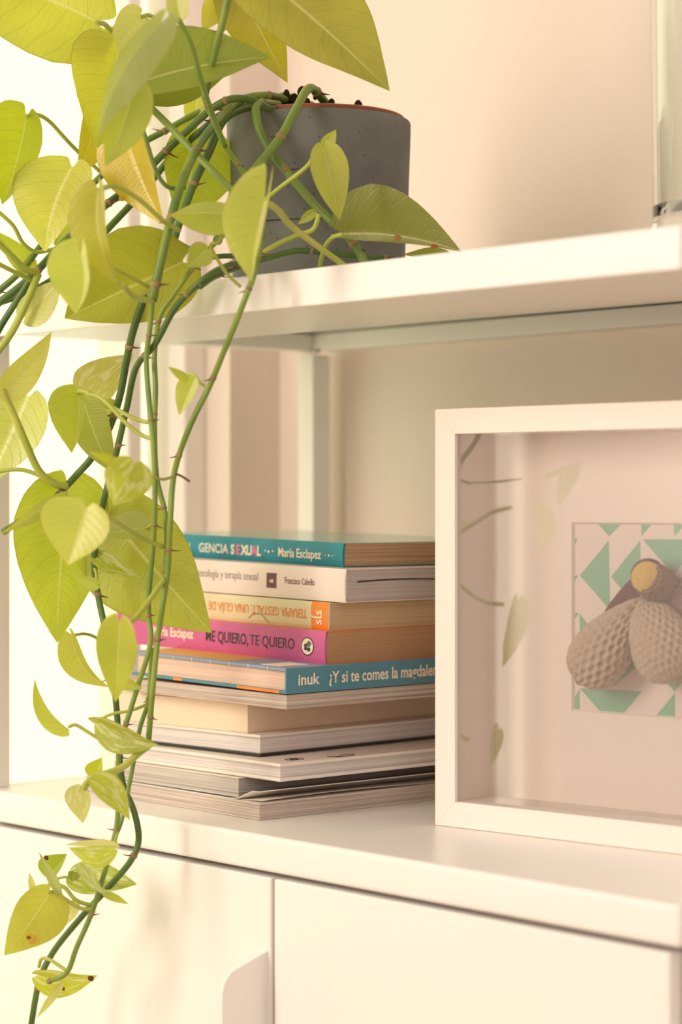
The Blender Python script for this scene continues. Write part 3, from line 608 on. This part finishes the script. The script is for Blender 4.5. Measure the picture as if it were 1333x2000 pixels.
pet([(169, 770), (190, 774), (210, 788), (241, 821), (270, 846), (293, 856), (300, 852)], 1.33, 1.32, 8.5)
pet([(217, 794), (240, 806), (262, 817), (285, 824), (300, 820)], 1.345, 1.325, 8.5)
pet([(152, 768), (158, 764), (175, 768)], 1.34, 1.33, 8)
pet([(360, 738), (368, 730), (380, 733), (394, 750), (408, 756)], 1.31, 1.30, 6)
pet([(286, 925), (300, 932), (320, 936), (341, 930)], 1.27, 1.32, 6)
pet([(3, 762), (22, 800), (48, 860), (75, 918), (105, 944), (131, 950)], 1.35, 1.375, 15)
pet([(-10, 922), (30, 917), (60, 922), (100, 940), (131, 950)], 1.38, 1.38, 8)
pet([(165, 992), (195, 1003), (235, 1025), (275, 1050), (318, 1068)], 1.27, 1.325, 10)
pet([(128, 962), (125, 975), (120, 985)], 1.385, 1.39, 8)
pet([(205, 1008), (208, 985), (204, 970)], 1.385, 1.365, 7)
pet([(286, 1032), (297, 1024), (302, 1018)], 1.35, 1.325, 6)
pet([(148, 1240), (165, 1238), (185, 1244), (206, 1260)], 1.34, 1.365, 6)
pet([(240, 1222), (262, 1210), (290, 1175), (322, 1130)], 1.28, 1.325, 11)
pet([(190, 1140), (188, 1120), (184, 1108)], 1.36, 1.37, 6)
pet([(133, 1420), (148, 1416), (172, 1430), (205, 1450), (234, 1466)], 1.33, 1.335, 7)
pet([(196, 1410), (205, 1400), (225, 1393), (255, 1388), (288, 1376)], 1.34, 1.34, 6)
pet([(162, 1540), (178, 1522), (205, 1512), (240, 1498), (270, 1472), (296, 1452)], 1.30, 1.335, 14)
pet([(95, 1742), (108, 1744), (130, 1758), (158, 1774), (180, 1776)], 1.33, 1.34, 8)
pet([(112, 1728), (128, 1735), (146, 1756), (170, 1766), (190, 1764)], 1.34, 1.345, 8)
pet([(60, 1738), (80, 1738), (105, 1720), (125, 1713), (143, 1716)], 1.35, 1.36, 5)
pet([(76, 1888), (82, 1872), (100, 1876), (130, 1896)], 1.36, 1.345, 7)
pet([(222, 1656), (226, 1640), (230, 1625)], 1.32, 1.335, 6)
part(tube('aerial_root', [P(341, 925, 1.32), P(355, 930, 1.315), P(370, 940, 1.31)], .0007, ROOT, None, 7, 4))
# leaves
LM = leaf_mat('golden_pothos_leaf'); LV = leaf_mat('variegated_pothos_leaf', .45)
FPR = [(0, .30), (.02, .52), (.06, .74), (.13, .90), (.24, 1.0), (.36, .985), (.5, .88), (.64, .70), (.77, .47), (.87, .27), (.94, .13), (.98, .05), (1, .0)]
def fprof(u):
    for i in range(len(FPR)-1):
        if u <= FPR[i+1][0]:
            a, b = FPR[i], FPR[i+1]; t = (u-a[0])/(b[0]-a[0]); return a[1]+(b[1]-a[1])*t
    return 0
def leaf(bx, by, tx, ty, wr, wl, zb, zt, col, bow=0, fold=.25, curl=0.0, v=0, roll=0, lobe=.10, droop=0):
    B = P(bx, by, zb); T = P(tx, ty, zt); ax = T-B; L = ax.length; ax.normalize()
    zm = (zb+zt)/2; pxm = zm/F
    toc = (Vector((0, 0, CAMZ))-(B+T)/2).normalized(); n = (toc-ax*toc.dot(ax)).normalized(); s = n.cross(ax)   # s: right of the direction as seen
    s = -s
    dx, dy = tx-bx, ty-by
    if s.dot(RIGHT*(-dy)-UP*dx) < 0: s = -s
    if not roll and L > .022: roll = rs.choice((-1, 1))*rs.uniform(18, 34); wr /= math.cos(math.radians(roll)); wl /= math.cos(math.radians(roll))
    if roll:
        q = Quaternion(ax, math.radians(roll)); s = q@s; n = q@n
    NU, NV = 22, 8; vs = []; fs = []; uvs = []
    ph = rs.uniform(0, 6); amp = .010*L
    for i in range(NU+1):
        u = (i/NU)**1.25 if i < NU else 1.0
        f = fprof(u)
        for j in range(-NV, NV+1):
            vv = j/NV; wside = (wr if vv > 0 else wl)*pxm*f; av = abs(vv)
            back = -lobe*L*math.sin(min(av*1.15, 1)*math.pi*.62)*(1-u)**6*min(1, av*3)
            p = B+ax*(L*u+back)+s*(vv*wside+bow*pxm*4*u*(1-u))
            h = fold*av*wside*(1-.25*av) + curl*L*u*u - droop*wside*av*av + amp*math.sin(u*9+ph+vv*2)*av*av*min(1, 3*(1-u))
            p = p + n*h
            vs.append(p); uvs.append((u, vv*.5+.5))
    M_ = 2*NV+1
    for i in range(NU):
        for j in range(M_-1):
            fs.append((i*M_+j, i*M_+j+1, (i+1)*M_+j+1, (i+1)*M_+j))
    me = bpy.data.meshes.new('leaf'); me.from_pydata(vs, [], fs)
    ul = me.uv_layers.new(name='leaf')
    for lp in me.loops: ul.data[lp.index].uv = uvs[lp.vertex_index]
    o = link('leaf', me, LV if v else LM, None, True); part(o); o.color = lin((min(255, col[0]*1.05), col[1], col[2]*.92))+(1,)
    if L > .02:
        # raised midrib on the underside
        pass
    return o
y_ = (192, 206, 70); g_ = (140, 162, 52); p_ = (198, 210, 132); m_ = (172, 192, 64); d_ = (120, 140, 46); b_ = (184, 204, 74)
LEAVES = [
 # upper left cluster
 (190, 44, -150, -45, 110, 120, 1.36, 1.33, y_, 25, .2), (275, 32, 212, 118, 42, 34, 1.38, 1.37, p_, 0, .3), (252, 82, 150, 190, 60, 60, 1.42, 1.42, y_, 0, .2),
 (232, 100, 186, 290, 95, 70, 1.36, 1.33, y_, 0, .2), (316, 42, 190, 270, 26, 44, 1.20, 1.20, (166, 186, 112), 22, .5), (276, 160, 532, 112, 40, 84, 1.30, 1.33, g_, -10, .2),
 (285, 178, 440, 148, 30, 24, 1.40, 1.40, d_, 10, .2), (262, 165, 205, 325, 52, 46, 1.24, 1.23, m_, -6, .3), (186, 200, 148, 345, 26, 46, 1.38, 1.38, (186, 186, 62), -10, .3),
 (262, 180, 262, 268, 24, 26, 1.40, 1.40, y_), (240, 232, 322, 440, 60, 40, 1.37, 1.36, (208, 196, 62), 10, .4), (52, 226, 4, 400, 80, 34, 1.37, 1.36, m_, -6, .3),
 (142, 326, 88, 492, 84, 58, 1.36, 1.35, y_, 12, .25), (194, 368, 234, 560, 52, 20, 1.24, 1.25, (186, 196, 74), 22, .3), (358, 512, 126, 622, 120, 76, 1.33, 1.36, (168, 182, 62), 0, .3),
 (330, 560, 215, 625, 30, 30, 1.35, 1.36, y_, 0, .3), (158, 499, 148, 614, 68, 10, 1.24, 1.24, b_, -14, .3, 0, 0, 0, .3), (190, 430, 104, 478, 38, 36, 1.43, 1.43, m_, 0, .3),
 (48, 620, 120, 545, 42, 26, 1.38, 1.38, p_, 0, .4), (60, 530, -6, 452, 22, 22, 1.42, 1.42, m_), (3, 766, 101, 648, 34, 26, 1.35, 1.35, (196, 206, 112), 4, .4),
 (55, 775, -24, 950, 100, 62, 1.40, 1.40, b_, 0, .2), (388, 262, 352, 440, 66, 78, 1.44, 1.44, m_, 0, .3), (388, 186, 374, 264, 22, 22, 1.45, 1.45, y_),
 (447, 418, 332, 420, 20, 52, 1.28, 1.28, m_, 4, .4), (404, 486, 366, 522, 26, 26, 1.28, 1.28, m_), (520, 394, 492, 550, 68, 8, 1.23, 1.24, (180, 198, 80), 4, .35, 0, 0, 0, .46),
 (632, 290, 664, 430, 38, 36, 1.32, 1.33, (182, 196, 92), 0, .5), (634, 290, 657, 253, 14, 14, 1.33, 1.33, m_), (668, 458, 902, 492, 14, 98, 1.36, 1.33, (122, 134, 52), -12, .3, 0, 0, 3),
 (872, 500, 788, 497, 18, 8, 1.38, 1.38, g_), (614, 414, 582, 438, 10, 10, 1.36, 1.36, m_), (480, -70, 762, 178, 84, 108, 1.36, 1.34, (172, 178, 62), -8, .15),
 (462, -30, 562, 162, 66, 46, 1.41, 1.40, (178, 180, 58), 0, .2), (430, -20, 394, 62, 24, 30, 1.40, 1.40, (186, 194, 92)), (450, 10, 428, 66, 16, 24, 1.42, 1.42, g_), (352, 34, 338, -50, 24, 22, 1.26, 1.26, (178, 192, 88)),
 # middle
 (182, 778, 262, 692, 26, 62, 1.40, 1.39, (196, 204, 118), -6, .3, 0, 1), (152, 768, 140, 885, 66, 10, 1.34, 1.34, b_, -8, .3, 0, 0, 0, .14), (164, 784, 224, 926, 38, 40, 1.36, 1.365, (158, 178, 62), 6, .3),
 (228, 800, 178, 800, 22, 20, 1.38, 1.38, m_), (380, 742, 350, 812, 26, 14, 1.30, 1.30, b_), (364, 742, 328, 716, 10, 8, 1.29, 1.28, b_),
 (262, 905, 222, 988, 54, 44, 1.24, 1.24, b_, 0, .3, 0, 1), (250, 915, 172, 880, 12, 10, 1.25, 1.22, b_), (136, 950, 112, 1256, 100, 88, 1.385, 1.385, b_, 6, .12),
 (212, 1006, 414, 1236, 118, 96, 1.385, 1.375, (172, 190, 72), 2, .15), (170, 990, 132, 1104, 78, 60, 1.25, 1.25, (190, 206, 84), 0, .3),
 (122, 972, 0, 1044, 16, 14, 1.345, 1.285, (172, 188, 92)), (290, 1030, 180, 1046, 32, 22, 1.35, 1.34, (172, 190, 96), 0, .4), (190, 1082, 276, 1132, 26, 12, 1.37, 1.36, m_, 0, .4, 0, 1),
 (192, 1142, 145, 1126, 10, 16, 1.35, 1.35, b_), (140, 1238, 214, 1342, 34, 14, 1.34, 1.34, (184, 200, 72), 20, .3), (234, 1214, 226, 1372, 38, 42, 1.27, 1.28, b_, 0, .4), (225, 1270, 262, 1225, 12, 22, 1.33, 1.33, m_), (228, 1330, 278, 1345, 14, 14, 1.33, 1.33, m_),
 (134, 1424, 68, 1324, 2, 26, 1.33, 1.33, (178, 196, 68), -14, .3), (198, 1410, 170, 1402, 7, 7, 1.34, 1.34, m_), (198, 1412, 310, 1454, 36, 20, 1.33, 1.32, m_, 8, .4, 0, 1),
 (188, 1516, 199, 1480, 8, 26, 1.36, 1.36, (190, 208, 60)), (162, 1538, 162, 1608, 40, 10, 1.30, 1.30, p_, -6, .3, 0, 1), (182, 1524, 254, 1602, 22, 30, 1.28, 1.29, b_, -6, .4, 0, 1),
 # bottom
 (224, 1656, 126, 1650, 14, 0, 1.31, 1.31, p_, 0), (222, 1655, 134, 1655, 4, 44, 1.31, 1.31, b_, -2, .3, 0, 1), (98, 1712, 131, 1668, 8, 36, 1.36, 1.36, (160, 186, 58)), (114, 1742, 76, 1664, 10, 10, 1.33, 1.33, (176, 196, 118)),
 (144, 1712, 268, 1727, 34, 32, 1.37, 1.36, (162, 188, 58), 0, .3, 0, 1), (158, 1690, 206, 1750, 14, 10, 1.33, 1.33, (176, 196, 118), 0, .3, 0, 1), (205, 1748, 251, 1766, 6, 10, 1.335, 1.34, b_), (96, 1744, 8, 1866, 46, 56, 1.33, 1.33, (190, 202, 84), -4, .25),
 (148, 1764, 118, 1812, 14, 14, 1.35, 1.35, p_, 0, .3, 0, 1), (74, 1904, 191, 1905, 32, 18, 1.36, 1.36, (188, 206, 70), 10, .3, 0, 1), (118, 1925, 72, 1988, 8, 8, 1.345, 1.345, p_), (64, 1740, 57, 1704, 7, 6, 1.35, 1.35, p_), (146, 1704, 140, 1722, 12, 12, 1.355, 1.355, g_),
]
LO = [leaf(*a) for a in LEAVES]
# brown spots: dry scabs lying on the leaf blade
from bpy_extras.object_utils import world_to_camera_view
def spot(base, px, py, r, col=(150, 92, 40)):
    o = LO[[(a[0], a[1]) for a in LEAVES].index(base)]; me = o.data; best = None
    for v in me.vertices:
        d = v.co-Vector((0, 0, CAMZ)); z = d.dot(FWD); q = (CX+d.dot(RIGHT)/z*F-px)**2+(HY-d.z/z*F-py)**2
        if best is None or q < best[0]: best = (q, v.index)
    v = me.vertices[best[1]]; n = v.normal.copy(); c = v.co.copy()
    if n.dot(Vector((0, 0, CAMZ))-c) < 0: n = -n
    t = n.orthogonal().normalized(); b = n.cross(t); bm = bmesh.new(); s_ = []; c = c+n*.0004
    top = bm.verts.new(c+n*.0003)
    for k in range(14):
        a = 2*math.pi*k/14; q = r*rs.uniform(.75, 1.2); s_.append(bm.verts.new(c+t*(q*math.cos(a))+b*(q*math.sin(a))))
    for k in range(14): bm.faces.new((s_[k], s_[(k+1) % 14], top))
    part(link('leaf_spot', meshof('leaf_spot', bm), mat('leaf_spot_%d' % col[0], col, .8)))
spot((96, 1744), 63, 1830, .0034, (206, 168, 60)); spot((96, 1744), 62, 1829, .0019, (140, 76, 34))
spot((74, 1904), 176, 1911, .0019, (96, 56, 30)); spot((74, 1904), 126, 1932, .0013, (96, 56, 30))
spot((240, 232), 228, 394, .0020, (206, 130, 30)); spot((98, 1712), 90, 1676, .0015, (96, 56, 30))
spot((668, 458), 780, 464, .0020, (150, 92, 40)); spot((668, 458), 848, 486, .0022, (140, 76, 34))
